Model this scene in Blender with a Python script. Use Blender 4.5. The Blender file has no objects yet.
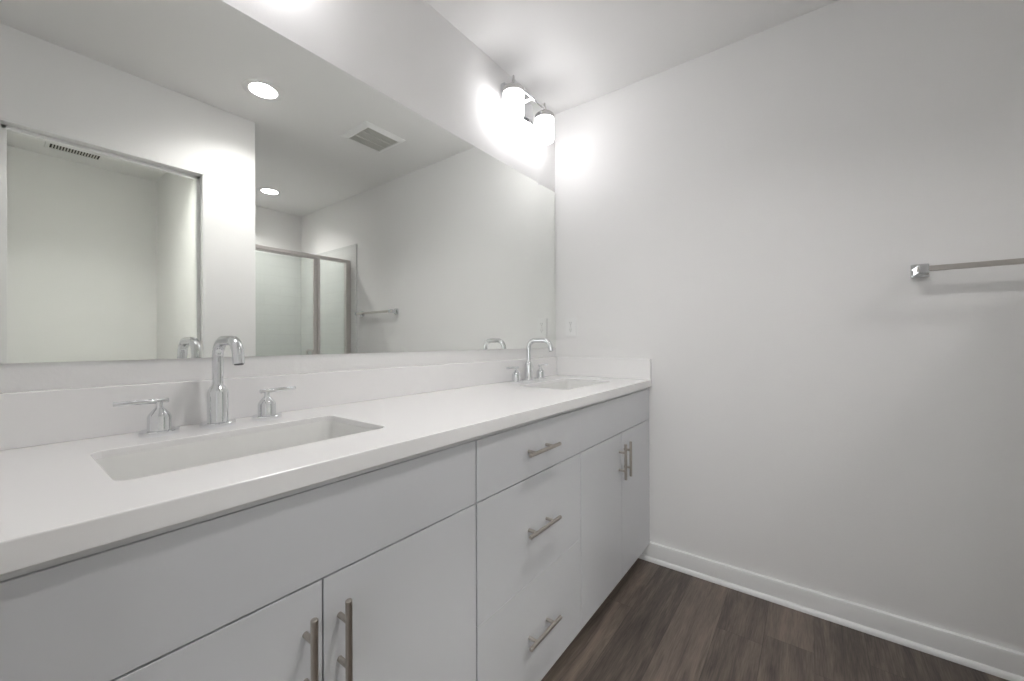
import bpy, bmesh, math, random
from mathutils import Vector, Matrix
random.seed(4)
scn = bpy.context.scene
COL = scn.collection
PI = math.pi

# ------------------------------------------------------------------ camera
cam_d = bpy.data.cameras.new('camera')
cam = bpy.data.objects.new('camera', cam_d)
COL.objects.link(cam)
yaw, pitch, roll = math.radians(37.04), math.radians(0.09), math.radians(-0.21)
F = Vector((math.cos(yaw)*math.cos(pitch), math.sin(yaw)*math.cos(pitch), math.sin(pitch)))
R = Vector((math.sin(yaw), -math.cos(yaw), 0)); U = R.cross(F)
R2 = R*math.cos(roll) + U*math.sin(roll); U2 = -R*math.sin(roll) + U*math.cos(roll)
M = Matrix((R2, U2, -F)).transposed().to_4x4()
M.translation = Vector((0, -1.2199, 1.1219))
cam.matrix_world = M
cam_d.sensor_fit = 'HORIZONTAL'; cam_d.sensor_width = 36.0
cam_d.lens = 396.04/1024*36.0
cam_d.clip_start = 0.02
scn.camera = cam

# ------------------------------------------------------------------ world, view
w = bpy.data.worlds.new('world'); scn.world = w; w.use_nodes = True
w.node_tree.nodes['Background'].inputs[0].default_value = (0.75, 0.82, 0.95, 1)
w.node_tree.nodes['Background'].inputs[1].default_value = 0.6
scn.view_settings.view_transform = 'Standard'
try: scn.view_settings.look = 'None'
except Exception: pass
scn.view_settings.gamma = 1.0
scn.view_settings.use_curve_mapping = False
scn.view_settings.exposure = 1.8
SHADE_E = 2.8      # vanity light glass
POT_E = 142.0        # recessed lamp lens
FILL_E = 0.72        # glow of an added, unseen fill window in the room outside the entry

# ------------------------------------------------------------------ materials
def nodes_of(name):
    m = bpy.data.materials.new(name); m.use_nodes = True
    nt = m.node_tree
    return m, nt, nt.nodes['Principled BSDF']

def plain(name, col, rough=.5, metal=0.0, spec=.5, bump=0.0, scale=200.0, coat=0.0):
    m, nt, b = nodes_of(name)
    b.inputs['Base Color'].default_value = (*col, 1)
    b.inputs['Roughness'].default_value = rough
    b.inputs['Metallic'].default_value = metal
    b.inputs['Specular IOR Level'].default_value = spec
    b.inputs['Coat Weight'].default_value = coat
    if bump:
        tc = nt.nodes.new('ShaderNodeTexCoord'); n = nt.nodes.new('ShaderNodeTexNoise'); bp = nt.nodes.new('ShaderNodeBump')
        n.inputs['Scale'].default_value = scale; n.inputs['Detail'].default_value = 2.0
        bp.inputs['Strength'].default_value = bump; bp.inputs['Distance'].default_value = .002
        nt.links.new(tc.outputs['Object'], n.inputs['Vector'])
        nt.links.new(n.outputs['Fac'], bp.inputs['Height'])
        nt.links.new(bp.outputs['Normal'], b.inputs['Normal'])
    return m

def emit(name, col, strength):
    m, nt, b = nodes_of(name)
    b.inputs['Base Color'].default_value = (.9, .9, .9, 1)
    b.inputs['Roughness'].default_value = .3
    b.inputs['Emission Color'].default_value = (*col, 1)
    b.inputs['Emission Strength'].default_value = strength
    return m

paint = plain('wall_paint', (.89, .884, .878), .55, spec=.32, bump=.15, scale=140)
ceil_paint = plain('ceiling_paint', (.93, .924, .918), .6, spec=.3, bump=.15, scale=140)
trim_paint = plain('trim_paint', (.86, .86, .855), .3, spec=.5)
cab_paint = plain('cabinet_lacquer', (.66, .668, .69), .28, spec=.5)
cab_in = plain('cabinet_carcass', (.74, .74, .74), .5)
quartz = plain('white_quartz', (.93, .922, .918), .22, spec=.5)
porcelain = plain('porcelain', (.86, .86, .84), .12, spec=.5, coat=.3)
chrome = plain('chrome', (.74, .75, .765), .03, metal=1)
nickel = plain('brushed_nickel', (.50, .46, .42), .33, metal=1)
lamp_metal = plain('polished_nickel', (.62, .61, .60), .16, metal=1)
satin = plain('satin_nickel', (.60, .57, .54), .30, metal=1)
alum = plain('brushed_shower_metal', (.64, .605, .59), .33, metal=1)
mirror_m = plain('mirror_silver', (.91, .925, .90), 0.0, metal=1)
plastic = plain('white_plastic', (.90, .90, .895), .35)
slot_m = plain('dark_slot', (.06, .06, .06), .6)
vent_in = plain('vent_dark', (.05, .048, .04), .8)
louver = plain('vent_louver', (.70, .70, .66), .5)
shade_m = emit('lit_frosted_glass', (1.0, .985, 1.0), SHADE_E)
pot_m = emit('lit_lens', (1.0, .98, .965), POT_E)
shower_lens_m = emit('lit_shower_lens', (1.0, .98, .965), 118.0)
wc_fill_m = emit('closet_fill_lens', (.98, 1.0, .93), 185.0)  # lens of a lamp added out of view to brighten the small room
fill_pane_m = emit('glowing_fill_pane', (.97, .99, 1.0), FILL_E)  # even glow on the pane of the added window
surround_m = plain('white_surround', (.80, .80, .78), .2)

def glass_mat():
    m, nt, b = nodes_of('clear_glass')
    b.inputs['Base Color'].default_value = (.93, .965, .945, 1)
    b.inputs['Roughness'].default_value = 0.0
    b.inputs['IOR'].default_value = 1.45
    b.inputs['Transmission Weight'].default_value = 1.0
    return m
glass = glass_mat()

def tile_mat():
    m, nt, b = nodes_of('white_wall_tile')
    L = nt.links.new
    tc = nt.nodes.new('ShaderNodeTexCoord'); sp = nt.nodes.new('ShaderNodeSeparateXYZ')
    ad = nt.nodes.new('ShaderNodeMath'); cb = nt.nodes.new('ShaderNodeCombineXYZ'); br = nt.nodes.new('ShaderNodeTexBrick')
    ad.operation = 'ADD'
    L(tc.outputs['Object'], sp.inputs[0]); L(sp.outputs['X'], ad.inputs[0]); L(sp.outputs['Y'], ad.inputs[1])
    L(ad.outputs[0], cb.inputs['X']); L(sp.outputs['Z'], cb.inputs['Y']); L(cb.outputs[0], br.inputs['Vector'])
    br.inputs['Scale'].default_value = 1.0
    br.inputs['Brick Width'].default_value = .30; br.inputs['Row Height'].default_value = .10
    br.inputs['Mortar Size'].default_value = .0015; br.inputs['Mortar Smooth'].default_value = .3
    br.inputs['Color1'].default_value = (.80, .81, .79, 1); br.inputs['Color2'].default_value = (.78, .79, .775, 1)
    br.inputs['Mortar'].default_value = (.69, .69, .67, 1)
    L(br.outputs['Color'], b.inputs['Base Color'])
    b.inputs['Roughness'].default_value = .18
    return m
tile_m = tile_mat()

def floor_mat():
    m, nt, b = nodes_of('grey_wood_planks')
    L = nt.links.new
    def N(t): return nt.nodes.new(t)
    def mth(op, a, bb=None):
        n = N('ShaderNodeMath'); n.operation = op
        for i, v in enumerate((a, bb)):
            if v is None: continue
            if isinstance(v, (int, float)): n.inputs[i].default_value = v
            else: L(v, n.inputs[i])
        return n.outputs[0]
    tc = N('ShaderNodeTexCoord'); sp = N('ShaderNodeSeparateXYZ'); L(tc.outputs['Object'], sp.inputs[0])
    X, Y = sp.outputs['X'], sp.outputs['Y']
    PW, PL = .1525, 1.22
    ry = mth('DIVIDE', mth('ADD', Y, .768 + PW*40), PW)
    row = mth('FLOOR', ry); fy = mth('SUBTRACT', ry, row)
    wn = N('ShaderNodeTexWhiteNoise'); wn.noise_dimensions = '1D'; L(mth('ADD', row, 3.0), wn.inputs['W'])
    rx = mth('ADD', mth('DIVIDE', mth('ADD', X, 20.0), PL), wn.outputs['Value'])
    colm = mth('FLOOR', rx); fx = mth('SUBTRACT', rx, colm)
    cb = N('ShaderNodeCombineXYZ'); L(row, cb.inputs['X']); L(colm, cb.inputs['Y'])
    w2 = N('ShaderNodeTexWhiteNoise'); w2.noise_dimensions = '3D'; L(cb.outputs[0], w2.inputs['Vector'])
    pv = w2.outputs['Value']
    # tone of each board course
    tn = N('ShaderNodeValToRGB'); tn.color_ramp.interpolation = 'CONSTANT'
    L(mth('DIVIDE', mth('ADD', mth('MODULO', row, 8.0), .5), 8.0), tn.inputs['Fac'])
    tones = [.04, .62, .30, .22, .45, .80, .55, .68]
    te = tn.color_ramp.elements
    te[0].position = 0.0; te[1].position = 1/8
    for i, tv in enumerate(tones):
        k_ = te[i] if i < 2 else te.new(i/8)
        k_.color = (tv, tv, tv, 1)
    # grain, stretched along the plank and shifted per plank
    gx = mth('ADD', mth('MULTIPLY', X, 1.6), mth('MULTIPLY', pv, 37.0))
    gc = N('ShaderNodeCombineXYZ'); L(gx, gc.inputs['X']); L(mth('MULTIPLY', Y, 16.0), gc.inputs['Y']); L(mth('MULTIPLY', pv, 11.0), gc.inputs['Z'])
    n1 = N('ShaderNodeTexNoise'); n1.inputs['Scale'].default_value = 1.5; n1.inputs['Detail'].default_value = 6; n1.inputs['Roughness'].default_value = .62
    n1.inputs['Distortion'].default_value = .6
    L(gc.outputs[0], n1.inputs['Vector'])
    gc2 = N('ShaderNodeCombineXYZ'); L(mth('MULTIPLY', gx, 9.0), gc2.inputs['X']); L(mth('MULTIPLY', Y, 240.0), gc2.inputs['Y'])
    n2 = N('ShaderNodeTexNoise'); n2.inputs['Scale'].default_value = 1.0; n2.inputs['Detail'].default_value = 3
    L(gc2.outputs[0], n2.inputs['Vector'])
    t = mth('ADD', mth('MULTIPLY', n1.outputs['Fac'], 1.3), mth('MULTIPLY', n2.outputs['Fac'], .62))
    t = mth('ADD', t, mth('MULTIPLY', pv, .16))
    t = mth('ADD', t, mth('MULTIPLY', tn.outputs['Color'], .42))
    t = mth('SUBTRACT', t, .68)
    cr = N('ShaderNodeValToRGB'); L(t, cr.inputs['Fac'])
    e = cr.color_ramp.elements
    e[0].position = .12; e[0].color = (.034, .0285, .0255, 1)
    e[1].position = .95; e[1].color = (.215, .17, .14, 1)
    k = e.new(.5); k.color = (.100, .079, .066, 1)
    # seams
    dy = mth('MULTIPLY', mth('MINIMUM', fy, mth('SUBTRACT', 1.0, fy)), PW)
    dx = mth('MULTIPLY', mth('MINIMUM', fx, mth('SUBTRACT', 1.0, fx)), PL)
    seam = mth('LESS_THAN', mth('MINIMUM', dx, dy), .0009)
    mx = N('ShaderNodeMix'); mx.data_type = 'RGBA'
    L(mth('MULTIPLY', seam, .45), mx.inputs[0]); L(cr.outputs['Color'], mx.inputs[6]); mx.inputs[7].default_value = (.02, .018, .016, 1)
    L(mx.outputs[2], b.inputs['Base Color'])
    b.inputs['Roughness'].default_value = .42
    b.inputs['Specular IOR Level'].default_value = .4
    bp = N('ShaderNodeBump'); bp.inputs['Strength'].default_value = .25; bp.inputs['Distance'].default_value = .001
    L(n2.outputs['Fac'], bp.inputs['Height']); L(bp.outputs['Normal'], b.inputs['Normal'])
    return m
floor_m = floor_mat()

# ------------------------------------------------------------------ mesh helpers
def add_box(bm, lo, hi, bev=0.0, seg=2):
    lo = Vector(lo); hi = Vector(hi)
    ret = bmesh.ops.create_cube(bm, size=1.0)
    vs = ret['verts']
    for v in vs:
        v.co = Vector(((lo.x+hi.x)/2 + v.co.x*(hi.x-lo.x), (lo.y+hi.y)/2 + v.co.y*(hi.y-lo.y), (lo.z+hi.z)/2 + v.co.z*(hi.z-lo.z)))
    if bev:
        es = list({e for v in vs for e in v.link_edges})
        bmesh.ops.bevel(bm, geom=es, offset=bev, segments=seg, affect='EDGES', profile=.5)

def frames(path):
    P = [Vector(p) for p in path]; T = []
    for i in range(len(P)):
        a = P[max(0, i-1)]; c = P[min(len(P)-1, i+1)]
        T.append((c-a).normalized())
    ref = Vector((0, 0, 1)) if abs(T[0].z) < .9 else Vector((1, 0, 0))
    n = (ref - T[0]*ref.dot(T[0])).normalized(); out = []
    for p, t in zip(P, T):
        n = (n - t*n.dot(t)).normalized(); out.append((p, n, t.cross(n)))
    return out

def add_tube(bm, path, r, seg=20, cap=True):
    rs = r if isinstance(r, (list, tuple)) else [r]*len(path)
    rings = []
    for (p, n, b), rr in zip(frames(path), rs):
        rings.append([bm.verts.new(p + n*math.cos(2*PI*k/seg)*rr + b*math.sin(2*PI*k/seg)*rr) for k in range(seg)])
    for a, c in zip(rings, rings[1:]):
        for k in range(seg):
            bm.faces.new((a[k], a[(k+1) % seg], c[(k+1) % seg], c[k]))
    if cap:
        bm.faces.new(rings[0][::-1]); bm.faces.new(rings[-1])

def add_lathe(bm, prof, center, axis='z', seg=40):
    """prof: list of (radius, height) along the axis, closed at both ends when radius is 0"""
    c = Vector(center); rings = []
    def pt(r, h, a):
        if axis == 'z': return c + Vector((r*math.cos(a), r*math.sin(a), h))
        if axis == 'y': return c + Vector((r*math.cos(a), h, r*math.sin(a)))
        return c + Vector((h, r*math.cos(a), r*math.sin(a)))
    for r, h in prof:
        if r <= 1e-6: rings.append([bm.verts.new(pt(0, h, 0))])
        else: rings.append([bm.verts.new(pt(r, h, 2*PI*k/seg)) for k in range(seg)])
    for a, b in zip(rings, rings[1:]):
        if len(a) == 1 and len(b) == 1: continue
        for k in range(seg):
            k2 = (k+1) % seg
            if len(a) == 1: bm.faces.new((a[0], b[k], b[k2]))
            elif len(b) == 1: bm.faces.new((a[k], a[k2], b[0]))
            else: bm.faces.new((a[k], a[k2], b[k2], b[k]))

def arc(c, u, v, r, a0, a1, n=10):
    c = Vector(c); u = Vector(u); v = Vector(v)
    return [c + u*math.cos(a0+(a1-a0)*i/n)*r + v*math.sin(a0+(a1-a0)*i/n)*r for i in range(n+1)]

def rrect(cx, cy, hx, hy, r, n=6):
    pts = []
    for sx, sy, a in ((1, 1, 0), (-1, 1, PI/2), (-1, -1, PI), (1, -1, 3*PI/2)):
        for i in range(n+1):
            t = a + PI/2*i/n
            pts.append((cx + sx*(hx-r) + r*math.cos(t), cy + sy*(hy-r) + r*math.sin(t)))
    return pts

def build(name, bm, mat, parent=None, smooth=True, mats=None, ang=38):
    bmesh.ops.recalc_face_normals(bm, faces=bm.faces[:])
    me = bpy.data.meshes.new(name); bm.to_mesh(me); bm.free()
    for mm in (mats or [mat]): me.materials.append(mm)
    if smooth:
        me.polygons.foreach_set('use_smooth', [True]*len(me.polygons))
        me.set_sharp_from_angle(angle=math.radians(ang))
    o = bpy.data.objects.new(name, me); COL.objects.link(o)
    if parent is not None:
        o.parent = parent
        pm = Matrix.Identity(4); q = parent
        while q is not None:
            pm = q.matrix_basis @ pm; q = q.parent
        o.matrix_parent_inverse = Matrix.Identity(4)
        o.matrix_basis = Matrix.Identity(4)
        # meshes are authored in world metres; move them into the parent's frame
        me.transform(pm.inverted())
    return o

def boxes(name, lst, mat, parent=None, bev=0.0):
    bm = bmesh.new()
    for lo, hi in lst: add_box(bm, lo, hi, bev)
    return build(name, bm, mat, parent, ang=15)

def struct(o):
    o['kind'] = 'structure'; return o

def thing(name, label, cat, loc=(0, 0, 0), group=None):
    o = bpy.data.objects.new(name, None); COL.objects.link(o)
    o.location = loc; o.empty_display_size = .05
    o['label'] = label; o['category'] = cat
    if group: o['group'] = group
    return o

def tag(o, label, cat, group=None):
    o['label'] = label; o['category'] = cat
    if group: o['group'] = group
    return o

def kids(o): return [c for c in COL.objects if c.parent == o]

def copy_tree(o, parent=None, off=None):
    c = o.copy(); COL.objects.link(c)
    if parent is not None: c.parent = parent
    if off is not None: c.location = o.location + Vector(off)
    for ch in kids(o): copy_tree(ch, c)
    return c

def curve_slab(name, loops, z0, z1, bev, mat):
    cu = bpy.data.curves.new(name, 'CURVE'); cu.dimensions = '2D'; cu.fill_mode = 'BOTH'
    for L in loops:
        s = cu.splines.new('POLY'); s.points.add(len(L)-1); s.use_cyclic_u = True
        for p, (x, y) in zip(s.points, L): p.co = (x, y, 0, 1)
    cu.extrude = (z1-z0)/2 - bev; cu.bevel_depth = bev; cu.bevel_resolution = 2 if bev else 0; cu.offset = -bev
    o = bpy.data.objects.new(name, cu); COL.objects.link(o)
    dg = bpy.context.evaluated_depsgraph_get()
    me = bpy.data.meshes.new_from_object(o.evaluated_get(dg))
    bpy.data.objects.remove(o); bpy.data.curves.remove(cu)
    me.transform(Matrix.Translation((0, 0, (z0+z1)/2)))
    bm = bmesh.new(); bm.from_mesh(me); bpy.data.meshes.remove(me)
    bmesh.ops.remove_doubles(bm, verts=bm.verts[:], dist=1e-5)
    return bm

# ------------------------------------------------------------------ setting
D = 2.05; ZC = 2.4775; YO = -1.528; YB = -3.19; XL = -.06; XE = .998; XP = .86; T = .12
HX = -2.6; HY0 = -3.0; HY1 = .8
struct(boxes('floor', [((HX-T, YB-T, -.1), (D+T, HY1+T, 0))], floor_m))
POTS = [(.897, -1.140), (1.532, -2.672), (.42, -1.98)]
bm = curve_slab('ceiling', [[(HX-T, YB-T), (D+T, YB-T), (D+T, HY1+T), (HX-T, HY1+T)]] +
                [[(x+.0655*math.cos(-2*PI*k/48), y+.0655*math.sin(-2*PI*k/48)) for k in range(48)] for x, y in POTS], ZC, ZC+.1, 0.0, None)
struct(build('ceiling', bm, ceil_paint, ang=20))
struct(boxes('wall_back', [((XL-T, 0, 0), (D+T, T, ZC))], paint))
struct(boxes('wall_right', [((D, YB-T, 0), (D+T, 0, ZC))], paint))
OX0, OX1, OZ = .024, .744, 2.079          # rough opening of the inner doorway
struct(boxes('wall_opposite', [((XL, YO-T, 0), (OX0, YO, ZC)), ((OX1, YO-T, 0), (XE, YO, ZC)), ((OX0, YO-T, OZ), (OX1, YO, ZC))], paint))
struct(boxes('wall_partition', [((XP, YB, 0), (XE, YO-T, ZC))], paint))
struct(boxes('wall_alcove', [((XL-T, YB-T, 0), (D, YB, ZC))], paint))
EY0, EY1, EZ = -1.46, -.66, 2.06           # entry the photographer stands in
struct(boxes('wall_left', [((XL-T, YB, 0), (XL, EY0, ZC)), ((XL-T, EY1, 0), (XL, 0, ZC)), ((XL-T, EY0, EZ), (XL, EY1, ZC))], paint))
WY0, WY1, WZ0, WZ1 = -2.85, -.75, .25, 2.25  # opening for an unseen window added as soft fill on the vanity
struct(boxes('wall_hall', [((HX-T, HY0, 0), (HX, WY0, ZC)), ((HX-T, WY1, 0), (HX, HY1, ZC)), ((HX-T, WY0, 0), (HX, WY1, WZ0)), ((HX-T, WY0, WZ1), (HX, WY1, ZC)), ((HX, HY1, 0), (XL-T, HY1+T, ZC)), ((HX, HY0-T, 0), (XL-T, HY0, ZC)),
                           ((XL-T, T, 0), (XL, HY1, ZC))], paint))
wn_ = struct(boxes('fill_window_1', [((HX-.09, WY0, WZ0), (HX-.03, WY0+.05, WZ1)), ((HX-.09, WY1-.05, WZ0), (HX-.03, WY1, WZ1)), ((HX-.09, WY0+.05, WZ0), (HX-.03, WY1-.05, WZ0+.05)),
                              ((HX-.09, WY0+.05, WZ1-.05), (HX-.03, WY1-.05, WZ1)), ((HX-.09, (WY0+WY1)/2-.025, WZ0+.05), (HX-.03, (WY0+WY1)/2+.025, WZ1-.05))], trim_paint, bev=.003))
boxes('fill_pane', [((HX-.065, WY0+.05, WZ0+.05), (HX-.055, WY1-.05, WZ1-.05))], fill_pane_m, wn_)
# door jambs: liner just proud of the wall, with a stop round it
def jamb_set(name, axis, a0, a1, ztop, w0, w1, s0, s1):
    t = .012; pr = .003
    def bx(p0, p1, q0, q1, z0, z1):
        return ((p0, q0, z0), (p1, q1, z1)) if axis == 'x' else ((q0, p0, z0), (q1, p1, z1))
    L = [bx(a0, a0+t, w0-pr, w1+pr, 0, ztop), bx(a1-t, a1, w0-pr, w1+pr, 0, ztop), bx(a0, a1, w0-pr, w1+pr, ztop-t, ztop)]
    o = struct(boxes(name, L, trim_paint, bev=.0015))
    k = .016
    S = [bx(a0+t, a0+t+k, s0, s1, 0, ztop-t), bx(a1-t-k, a1-t, s0, s1, 0, ztop-t), bx(a0+t, a1-t, s0, s1, ztop-t-k, ztop-t)]
    boxes('door_stop', S, trim_paint, o, bev=.0015)
    return o
jamb_set('door_1', 'x', OX0, OX1, OZ, YO-T, YO, YO-.075, YO-.045)
jamb_set('door_2', 'y', EY0, EY1, EZ, XL-T, XL, XL-.075, XL-.045)

def baseboard(name, runs):
    """runs: (axis, fixed wall coordinate, inward direction, start, end)"""
    bm = bmesh.new()
    prof = [(0, 0), (.027, 0), (.027, .004), (.0255, .011), (.021, .017), (.0145, .0195), (.0145, .083), (.0125, .0885), (.008, .0905), (0, .0905)]
    for ax, w_, s, a, b in runs:
        ends = []
        for q in (a, b):
            ends.append([bm.verts.new((w_+s*d, q, z) if ax == 'y' else (q, w_+s*d, z)) for d, z in prof])
        n = len(prof)
        for i in range(n):
            bm.faces.new((ends[0][i], ends[0][(i+1) % n], ends[1][(i+1) % n], ends[1][i]))
        bm.faces.new(ends[0]); bm.faces.new(ends[1][::-1])
    return struct(build(name, bm, trim_paint))
baseboard('baseboard_right', [('y', D, -1, -2.12, -.50)])
baseboard('baseboard_opposite', [('x', YO, 1, OX1+.002, XE), ('y', XE, 1, YO, -2.19)])
baseboard('baseboard_left', [('y', XL, 1, EY1+.004, -.50)])

# ------------------------------------------------------------------ vanity cabinets
YF = -.557; FT = .019; Z0 = .083; ZG = .72; ZT = .8755; G = .0016
CT = .8872                                   # underside of the counter
def carcass(name_parent, x0, x1):
    yb = YF + FT + .002
    boxes('carcass', [((x0, yb, Z0+.002), (x0+.016, -.003, CT)), ((x1-.016, yb, Z0+.002), (x1, -.003, CT)),
                      ((x0+.016, yb, Z0+.002), (x1-.016, -.003, Z0+.018)), ((x0+.016, -.012, Z0+.018), (x1-.016, -.003, CT)),
                      ((x0+.016, yb, ZG-.03), (x1-.016, yb+.018, ZG+.03)), ((x0+.016, yb, CT-.03), (x1-.016, yb+.018, CT)), ((x0, YF+.004, ZT+.0008), (x1, yb, CT))], cab_in, name_parent)
    boxes('toe_kick', [((x0, YF+.075, 0), (x1, YF+.09, Z0+.002))], cab_paint, name_parent)
def front(name, parent, x0, x1, z0, z1):
    return boxes(name, [((x0, YF, z0), (x1, YF+FT, z1))], cab_paint, parent, bev=.0007)
def pull(parent, cx, cz, length, cc, vertical):
    r = .0058; yb = YF - .030
    bm = bmesh.new(); d = Vector((0, 0, 1)) if vertical else Vector((1, 0, 0))
    c = Vector((cx, yb, cz))
    h = length/2; e = .0012
    add_tube(bm, [c-d*h, c-d*(h-e), c+d*(h-e), c+d*h], [r-e, r, r, r-e], 20)
    for s in (-1, 1):
        p = c + d*s*cc/2
        add_tube(bm, [p+Vector((0, .002, 0)), Vector((p.x, YF+.0005, p.z))], .0048, 16)
    return build('handle', bm, nickel, parent)

XA0, XA1, XB1, XC1 = -.045, .7295, 1.2855, 2.043
MA = .343; MC = 1.672; SA = .338; SC = 1.654   # door gaps; sink centres
cab_l = thing('vanity_cabinet', 'grey-white flat-front vanity cabinet under the nearer sink, two doors below a false front', 'cabinet', ((XA0+XA1)/2, -.28, 0), 'vanity cabinets')
carcass(cab_l, XA0, XA1-.001)
front('false_front', cab_l, XA0+G, XA1-.0025, ZG+G, ZT)
for x0, x1, hx in ((XA0+G, MA-G, MA-.0295), (MA+G, XA1-.0025, MA+.0295)):
    d_ = front('door', cab_l, x0, x1, Z0, ZG-G); pull(d_, hx, .604, .152, .077, True)
cab_m = thing('drawer_cabinet', 'grey-white bank of three flat drawers with horizontal bar pulls between the door cabinets', 'cabinet', ((XA1+XB1)/2, -.28, 0), 'vanity cabinets')
carcass(cab_m, XA1+.001, XB1-.0005)
for z0, z1, hz in ((ZG+G, ZT, .798), (.412+G*.4, ZG-G, .567), (Z0, .412-G*.4, .252)):
    d_ = front('drawer', cab_m, XA1+.0025, XB1-(G*.15 if z1 == ZT else G*.95), z0, z1); pull(d_, 1.005, hz, .168, .096, False)
cab_r = thing('vanity_cabinet', 'grey-white flat-front vanity cabinet under the far sink, against the right wall', 'cabinet', ((XB1+XC1)/2, -.28, 0), 'vanity cabinets')
carcass(cab_r, XB1+.0005, XC1)
front('false_front', cab_r, XB1+G*.1, XC1, ZG+G, ZT)
for x0, x1, hx in ((XB1+G*.95, MC-G*.85, MC-.0295), (MC+G*.85, XC1, MC+.0295)):
    d_ = front('door', cab_r, x0, x1, Z0, ZG-G); pull(d_, hx, .603, .152, .077, True)

# ------------------------------------------------------------------ countertop with two cut-outs
CZ = .922; CY = -.569; SHX, SHY, SR = .2265, .1285, .022; SY = -.2995
ct = thing('countertop', 'long white quartz vanity countertop with two sink cut-outs', 'countertop', (1.0, -.28, CZ))
outer = [(XL+.002, CY), (D-.0005, CY), (D-.0005, -.0008), (XL+.002, -.0008)]
bm = curve_slab('slab', [outer, rrect(SA, SY, SHX, SHY, SR)[::-1], rrect(SC, SY, SHX, SHY, SR)[::-1]], CT+.0006, CZ, .0022, quartz)
build('slab', bm, quartz, ct, ang=14)
tag(boxes('backsplash', [((XL+.002, -.0205, CZ), (D-.0005, -.0008, 1.0276))], quartz, bev=.0018), 'long low white quartz backsplash strip on the counter under the mirror', 'backsplash')
tag(boxes('side_splash', [((D-.0205, CY+.001, CZ), (D-.0008, -.021, 1.0276))], quartz, bev=.0018), 'short white quartz side splash standing on the counter against the right wall', 'backsplash')

def sink(cx, label):
    t = thing('sink', label, 'sink', (cx, SY, CT), 'undermount sinks')
    bm = bmesh.new()
    n = 6
    RZ = CZ - .0135        # the rim stands just inside the cut-out
    spec = [
        (SHX-.0008, SHY-.0008, CT-.012, .022), (SHX-.0008, SHY-.0008, RZ, .022), (SHX-.0012, SHY-.0012, RZ, .0218), (SHX-.0016, SHY-.0016, RZ-.001, .0215),
        (SHX-.006, SHY-.006, CT-.03, .025), (SHX-.010, SHY-.010, CT-.08, .032), (SHX-.018, SHY-.018, CT-.105, .04), (SHX-.035, SHY-.035, CT-.118, .05), (SHX-.07, SHY-.065, CT-.123, .045), (.03, .03, CT-.128, .0295)]
    out = [(.03, .03, CT-.140, .0295), (SHX-.05, SHY-.045, CT-.138, .05), (SHX+.004, SHY+.004, CT-.10, .05), (SHX+.012, SHY+.012, CT-.02, .035)]
    loops = [[bm.verts.new((x, y, z)) for x, y in rrect(cx, SY, hx, hy, r, n)] for hx, hy, z, r in spec + out]
    k = len(loops[0])
    for a, b in zip(loops, loops[1:] + loops[:1]):
        for i in range(k): bm.faces.new((a[i], a[(i+1) % k], b[(i+1) % k], b[i]))
    build('basin', bm, porcelain, t)
    bm = bmesh.new()
    add_lathe(bm, [(0, -.004), (.012, -.004), (.017, -.001), (.027, .001), (.030, .0), (.030, -.012), (0, -.012)], (cx, SY, CT-.1272), seg=32)
    build('drain', bm, chrome, t)
    return t
sink(SA, 'white rectangular undermount sink nearer the camera, set into the left half of the counter')
sink(SC, 'white rectangular undermount sink at the far end of the counter by the right wall')

# ------------------------------------------------------------------ faucets
FY = -.085
def faucet(cx, label):
    t = thing('faucet', label, 'faucet', (cx, FY, CZ), 'chrome faucets')
    bm = bmesh.new()
    z = CZ
    add_lathe(bm, [(0, 0), (.035, 0), (.0355, .0015), (.0355, .0085), (.034, .0100), (.0222, .0105), (.0215, .012), (.0215, .078), (.0200, .085), (.0165, .092), (.0125, .097), (.0118, .101), (0, .101)], (cx, FY, z), seg=40)
    sp = build('spout_body', bm, chrome, t)
    bm = bmesh.new()
    r = .0115; rb = .040; top = CZ + .2035; yb = FY; yf = FY - .129
    path = [Vector((cx, yb, z+.097)), Vector((cx, yb, z+.13)), Vector((cx, yb, top-rb-.005))]
    path += arc((cx, yb-rb, top-rb), (0, 1, 0), (0, 0, 1), rb, 0, PI/2, 10)
    path += arc((cx, yf+rb, top-rb), (0, 0, 1), (0, -1, 0), rb, 0, PI*.46, 10)
    last = path[-1]; dirn = (path[-1]-path[-2]).normalized()
    path += [last + dirn*.008, last + dirn*.0175]
    add_tube(bm, path, r, 28)
    gn = build('gooseneck', bm, chrome, t)
    bm = bmesh.new()
    end = path[-1]
    add_tube(bm, [end - dirn*.001, end + dirn*.0012], .0088, 20)
    build('aerator', bm, slot_m, gn)
    for s in (-1, 1):
        hx = cx + s*.107; hy = FY
        bm = bmesh.new()
        add_lathe(bm, [(0, 0), (.0335, 0), (.034, .0015), (.034, .0085), (.0325, .010), (.0212, .0105), (.0205, .012), (.0205, .038), (.0190, .043), (.0140, .050), (.0095, .0555), (.0070, .058), (.0062, .062), (.0062, .071), (0, .071)], (hx, hy, z), seg=36)
        h = build('handle', bm, chrome, t)
        bm = bmesh.new()
        zl = z + .0725
        add_tube(bm, [(hx - s*.016, hy, zl), (hx - s*.0145, hy, zl), (hx + s*.071, hy, zl+.001), (hx + s*.072, hy, zl+.001)], [.0045, .0054, .0050, .0042], 16)
        build('lever', bm, chrome, h)
    return t
faucet(.333, 'chrome gooseneck faucet with two lever handles behind the nearer sink')
faucet(1.643, 'chrome gooseneck faucet with two lever handles behind the far sink by the right wall')

# ------------------------------------------------------------------ mirror
mr = thing('wall_mirror', 'wide frameless wall mirror above the backsplash', 'mirror', (1.0, -.003, 1.083))
boxes('mirror_glass', [((-.045, -.006, 1.083), (2.041, -.0004, 2.0062))], mirror_m, mr)
boxes('clip', [((1.850, -.0085, 1.9985), (1.870, -.0002, 2.0095))], plastic, mr, bev=.001)

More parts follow.
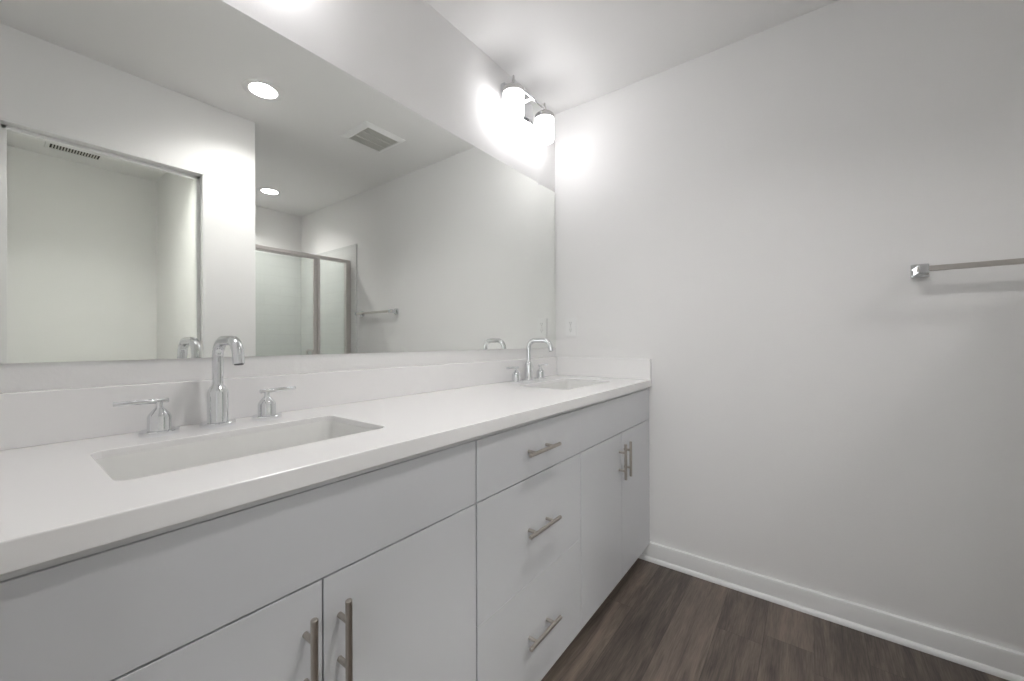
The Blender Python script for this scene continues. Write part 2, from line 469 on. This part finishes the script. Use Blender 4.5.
# ------------------------------------------------------------------ vanity lights
def vanity_light(xc, label):
    y0 = -.095
    t = thing('vanity_light', label, 'wall light', (xc, 0, 2.33), 'vanity lights')
    bm = bmesh.new(); add_box(bm, (xc-.122, -.030, 2.275), (xc+.127, -.0005, 2.392), .004, 3)
    build('back_plate', bm, chrome, t, ang=15)
    boxes('arm', [((xc-.012, y0, 2.338), (xc+.012, -.028, 2.362))], chrome, t, bev=.002)
    bm = bmesh.new()
    add_tube(bm, [(xc-.1375, y0, 2.357), (xc+.1375, y0, 2.357)], .0075, 18)
    build('bar', bm, chrome, t)
    for s in (-1, 1):
        sx = xc + s*.1375
        bm = bmesh.new()
        add_lathe(bm, [(0, 2.386), (.0042, 2.386), (.0048, 2.384), (.0048, 2.366), (.0085, 2.364), (.0085, 2.334), (.012, 2.329), (.034, 2.327), (.046, 2.3235), (.0515, 2.317), (.0515, 2.297), (.0495, 2.297), (.0495, 2.314), (0, 2.316)], (sx, y0, 0), seg=36)
        cp = build('cap', bm, lamp_metal, t)
        bm = bmesh.new()
        add_lathe(bm, [(0, 2.313), (.046, 2.313), (.0485, 2.310), (.0485, 2.194), (.0465, 2.187), (.041, 2.1835), (0, 2.183)], (sx, y0, 0), seg=40)
        build('shade', bm, shade_m, t)
    return t
vanity_light(1.648, 'lit two-shade chrome vanity light above the mirror beside the right wall')
vanity_light(.338, 'lit two-shade chrome vanity light above the mirror over the nearer sink')

# ------------------------------------------------------------------ recessed lights
def pot(x, y, label, mat=pot_m):
    t = thing('recessed_light', label, 'ceiling light', (x, y, ZC), 'recessed ceiling lights')
    bm = bmesh.new()
    add_lathe(bm, [(.0555, .055), (.0630, -.0005), (.0665, -.0045), (.086, -.0045), (.0955, -.0025), (.097, -.0002), (.0645, -.0002), (.0645, .059), (.0555, .059), (.0555, .055)], (x, y, ZC), seg=48)
    build('trim_ring', bm, trim_paint, t)
    bm = bmesh.new()
    add_lathe(bm, [(0, .0545), (.045, .0546), (.0552, .055), (.0552, .059), (0, .059)], (x, y, ZC), seg=48)
    build('lens', bm, mat, t)
    return t
pot(.897, -1.140, 'round recessed light in the ceiling over the middle of the bathroom')
pot(1.532, -2.672, 'round recessed light in the ceiling over the shower', shower_lens_m)
pot(.42, -1.98, 'added out-of-view round recessed fill light in the small room beyond the doorway', wc_fill_m)

# ------------------------------------------------------------------ exhaust fan, register
fx0, fx1, fy0, fy1 = 1.402, 1.698, -1.254, -.966
fan = thing('exhaust_fan', 'square white exhaust fan grille on the bathroom ceiling', 'ceiling fan vent', ((fx0+fx1)/2, (fy0+fy1)/2, ZC))
bm = bmesh.new()
def ring(bm, hx, hy, cx, cy, z): return [bm.verts.new((cx+sx*hx, cy+sy*hy, z)) for sx, sy in ((1, 1), (-1, 1), (-1, -1), (1, -1))]
fcx, fcy = (fx0+fx1)/2, (fy0+fy1)/2; fhx, fhy = (fx1-fx0)/2, (fy1-fy0)/2
R_ = [ring(bm, fhx, fhy, fcx, fcy, ZC-.0003), ring(bm, fhx, fhy, fcx, fcy, ZC-.004), ring(bm, fhx-.024, fhy-.024, fcx, fcy, ZC-.016),
      ring(bm, fhx-.034, fhy-.034, fcx, fcy, ZC-.016), ring(bm, fhx-.034, fhy-.034, fcx, fcy, ZC-.0003)]
for a, b in zip(R_, R_[1:] + R_[:1]):
    for i in range(4): bm.faces.new((a[i], a[(i+1) % 4], b[(i+1) % 4], b[i]))
build('frame', bm, plastic, fan, smooth=False)
gx0, gx1, gy0, gy1 = fx0+.034, fx1-.034, fy0+.034, fy1-.034
boxes('backing', [((gx0, gy0, ZC-.004), (gx1, gy1, ZC-.0006))], vent_in, fan)
L_ = []
ns = 22
for i in range(ns):
    x = gx0 + (gx1-gx0)*(i+.5)/ns
    L_.append(((x-.0024, gy0, ZC-.0145), (x+.0024, gy1, ZC-.005)))
for k in (1, 2):
    y = gy0 + (gy1-gy0)*k/3
    L_.append(((gx0, y-.003, ZC-.0155), (gx1, y+.003, ZC-.005)))
boxes('grille', L_, louver, fan)

vx0, vx1, vy0, vy1 = .258, .496, -2.995, -2.895
vent = thing('air_register', 'narrow white ceiling register with dark slots beyond the doorway', 'vent', ((vx0+vx1)/2, (vy0+vy1)/2, ZC))
bm = bmesh.new()
vcx, vcy, vhx, vhy = (vx0+vx1)/2, (vy0+vy1)/2, (vx1-vx0)/2+.022, (vy1-vy0)/2+.022
R_ = [ring(bm, vhx, vhy, vcx, vcy, ZC-.0003), ring(bm, vhx-.003, vhy-.003, vcx, vcy, ZC-.006), ring(bm, vhx-.022, vhy-.022, vcx, vcy, ZC-.007), ring(bm, vhx-.022, vhy-.022, vcx, vcy, ZC-.0003)]
for a, b in zip(R_, R_[1:] + R_[:1]):
    for i in range(4): bm.faces.new((a[i], a[(i+1) % 4], b[(i+1) % 4], b[i]))
build('frame', bm, plastic, vent, smooth=False)
boxes('backing', [((vx0, vy0, ZC-.002), (vx1, vy1, ZC-.0005))], vent_in, vent)
boxes('grille', [((vx0+(vx1-vx0)*i/17-.0032, vy0, ZC-.0066), (vx0+(vx1-vx0)*i/17+.0032, vy1, ZC-.002)) for i in range(1, 17)], louver, vent)

# ------------------------------------------------------------------ towel bar
tb = thing('towel_bar', 'square chrome towel bar mounted on the right wall', 'towel bar', (D, -1.79, 1.37))
for yy in (-1.537, -2.030):
    bm = bmesh.new()
    add_box(bm, (D-.012, yy-.024, 1.348), (D-.0005, yy+.024, 1.396), .002)
    add_box(bm, (D-.076, yy-.013, 1.356), (D-.010, yy+.013, 1.386), .002)
    build('mount', bm, chrome, tb, ang=15)
boxes('rod', [((D-.074, -2.046, 1.3615), (D-.058, -1.521, 1.3795))], satin, tb, bev=.0015)

# ------------------------------------------------------------------ outlet
ol = thing('electrical_outlet', 'white duplex electrical outlet on the right wall above the side splash', 'outlet', (D, -.1055, 1.2045))
boxes('cover_plate', [((D-.006, -.1405, 1.1445), (D-.0005, -.0705, 1.2600))], plastic, ol, bev=.002)
for zc in (1.2240, 1.1850):
    bm = bmesh.new()
    pts = rrect(-.1055, zc, .0165, .0145, .010, 5)
    a = [bm.verts.new((D-.0058, y, z)) for y, z in pts]; b = [bm.verts.new((D-.0078, y, z)) for y, z in pts]
    for i in range(len(a)): bm.faces.new((a[i], a[(i+1) % len(a)], b[(i+1) % len(a)], b[i]))
    bm.faces.new(a); bm.faces.new(b[::-1])
    rc = build('receptacle', bm, plastic, ol)
    boxes('slots', [((D-.0082, -.1125, zc-.001), (D-.0077, -.1105, zc+.008)), ((D-.0082, -.1005, zc+.000), (D-.0077, -.0985, zc+.0075)), ((D-.0082, -.1075, zc-.0095), (D-.0077, -.1035, zc-.0055))], slot_m, rc)
bm = bmesh.new(); add_lathe(bm, [(0, -.0075), (.0025, -.0075), (.003, -.0058), (0, -.0058)], (D, -.1055, 1.2045), axis='x', seg=14)
build('screw', bm, satin, ol)

# ------------------------------------------------------------------ shower
SYF = -2.225
struct(boxes('wall_shower_right', [((D-.014, YB+.0006, .102), (D-.0006, -2.118, 2.02))], tile_m, bev=.003))
struct(boxes('wall_shower_left', [((XE+.0006, YB+.0006, .102), (XE+.014, -2.19, 2.02))], tile_m, bev=.003))
struct(boxes('wall_shower_back', [((XE+.014, YB+.0006, .102), (D-.014, YB+.014, 2.02))], tile_m, bev=.003))
sb = thing('shower_pan', 'low white shower pan with raised curb below the glass front', 'shower pan', ((XE+D)/2, -2.7, 0))
boxes('curb', [((XE+.002, SYF-.05, 0), (D-.003, SYF+.05, .10))], porcelain, sb, bev=.008)
boxes('pan', [((XE+.002, YB+.002, 0), (D-.003, SYF-.05, .04))], porcelain, sb, bev=.004)
sh = thing('shower_enclosure', 'framed glass shower enclosure between the partition and the right wall', 'shower', ((XE+D)/2, SYF, .10))
xs0, xs1 = XE+.016, D-.016
fr = boxes('frame', [((xs0, SYF-.018, 1.848), (xs1, SYF+.018, 1.876)), ((xs0, SYF-.018, .101), (xs1, SYF+.018, .125)),
                     ((xs0, SYF-.018, .125), (xs0+.03, SYF+.018, 1.848)), ((xs1-.044, SYF-.018, .125), (xs1, SYF+.022, 1.848)),
                     ((1.728, SYF-.014, .125), (1.752, SYF+.016, 1.848))], alum, sh, bev=.002)
boxes('fixed_pane', [((1.745, SYF-.003, .122), (xs1-.03, SYF+.003, 1.852))], glass, sh)
dr = boxes('door', [((xs0+.034, SYF-.004, .135), (1.706, SYF+.002, 1.846))], glass, sh)
boxes('door_frame', [((1.700, SYF-.012, .130), (1.724, SYF+.010, 1.845)), ((xs0+.031, SYF-.012, 1.837), (1.700, SYF+.010, 1.8475)), ((xs0+.031, SYF-.012, .130), (1.700, SYF+.010, .150)), ((xs0+.031, SYF-.012, .150), (xs0+.046, SYF+.010, 1.828))], alum, dr, bev=.002)
bm = bmesh.new()
for s in (1, -1):
    y1 = SYF + s*.052; ya = SYF + (.002 if s > 0 else -.004)
    x = 1.668; zt, zb = 1.050, .880
    path = [Vector((x, ya, zt))] + arc((x, y1-s*.022, zt-.022), (0, 0, 1), (0, s, 0), .022, 0, PI/2, 8) + arc((x, y1-s*.022, zb+.022), (0, s, 0), (0, 0, -1), .022, 0, PI/2, 8) + [Vector((x, ya, zb))]
    add_tube(bm, path, .0075, 16)
build('handle', bm, alum, dr)
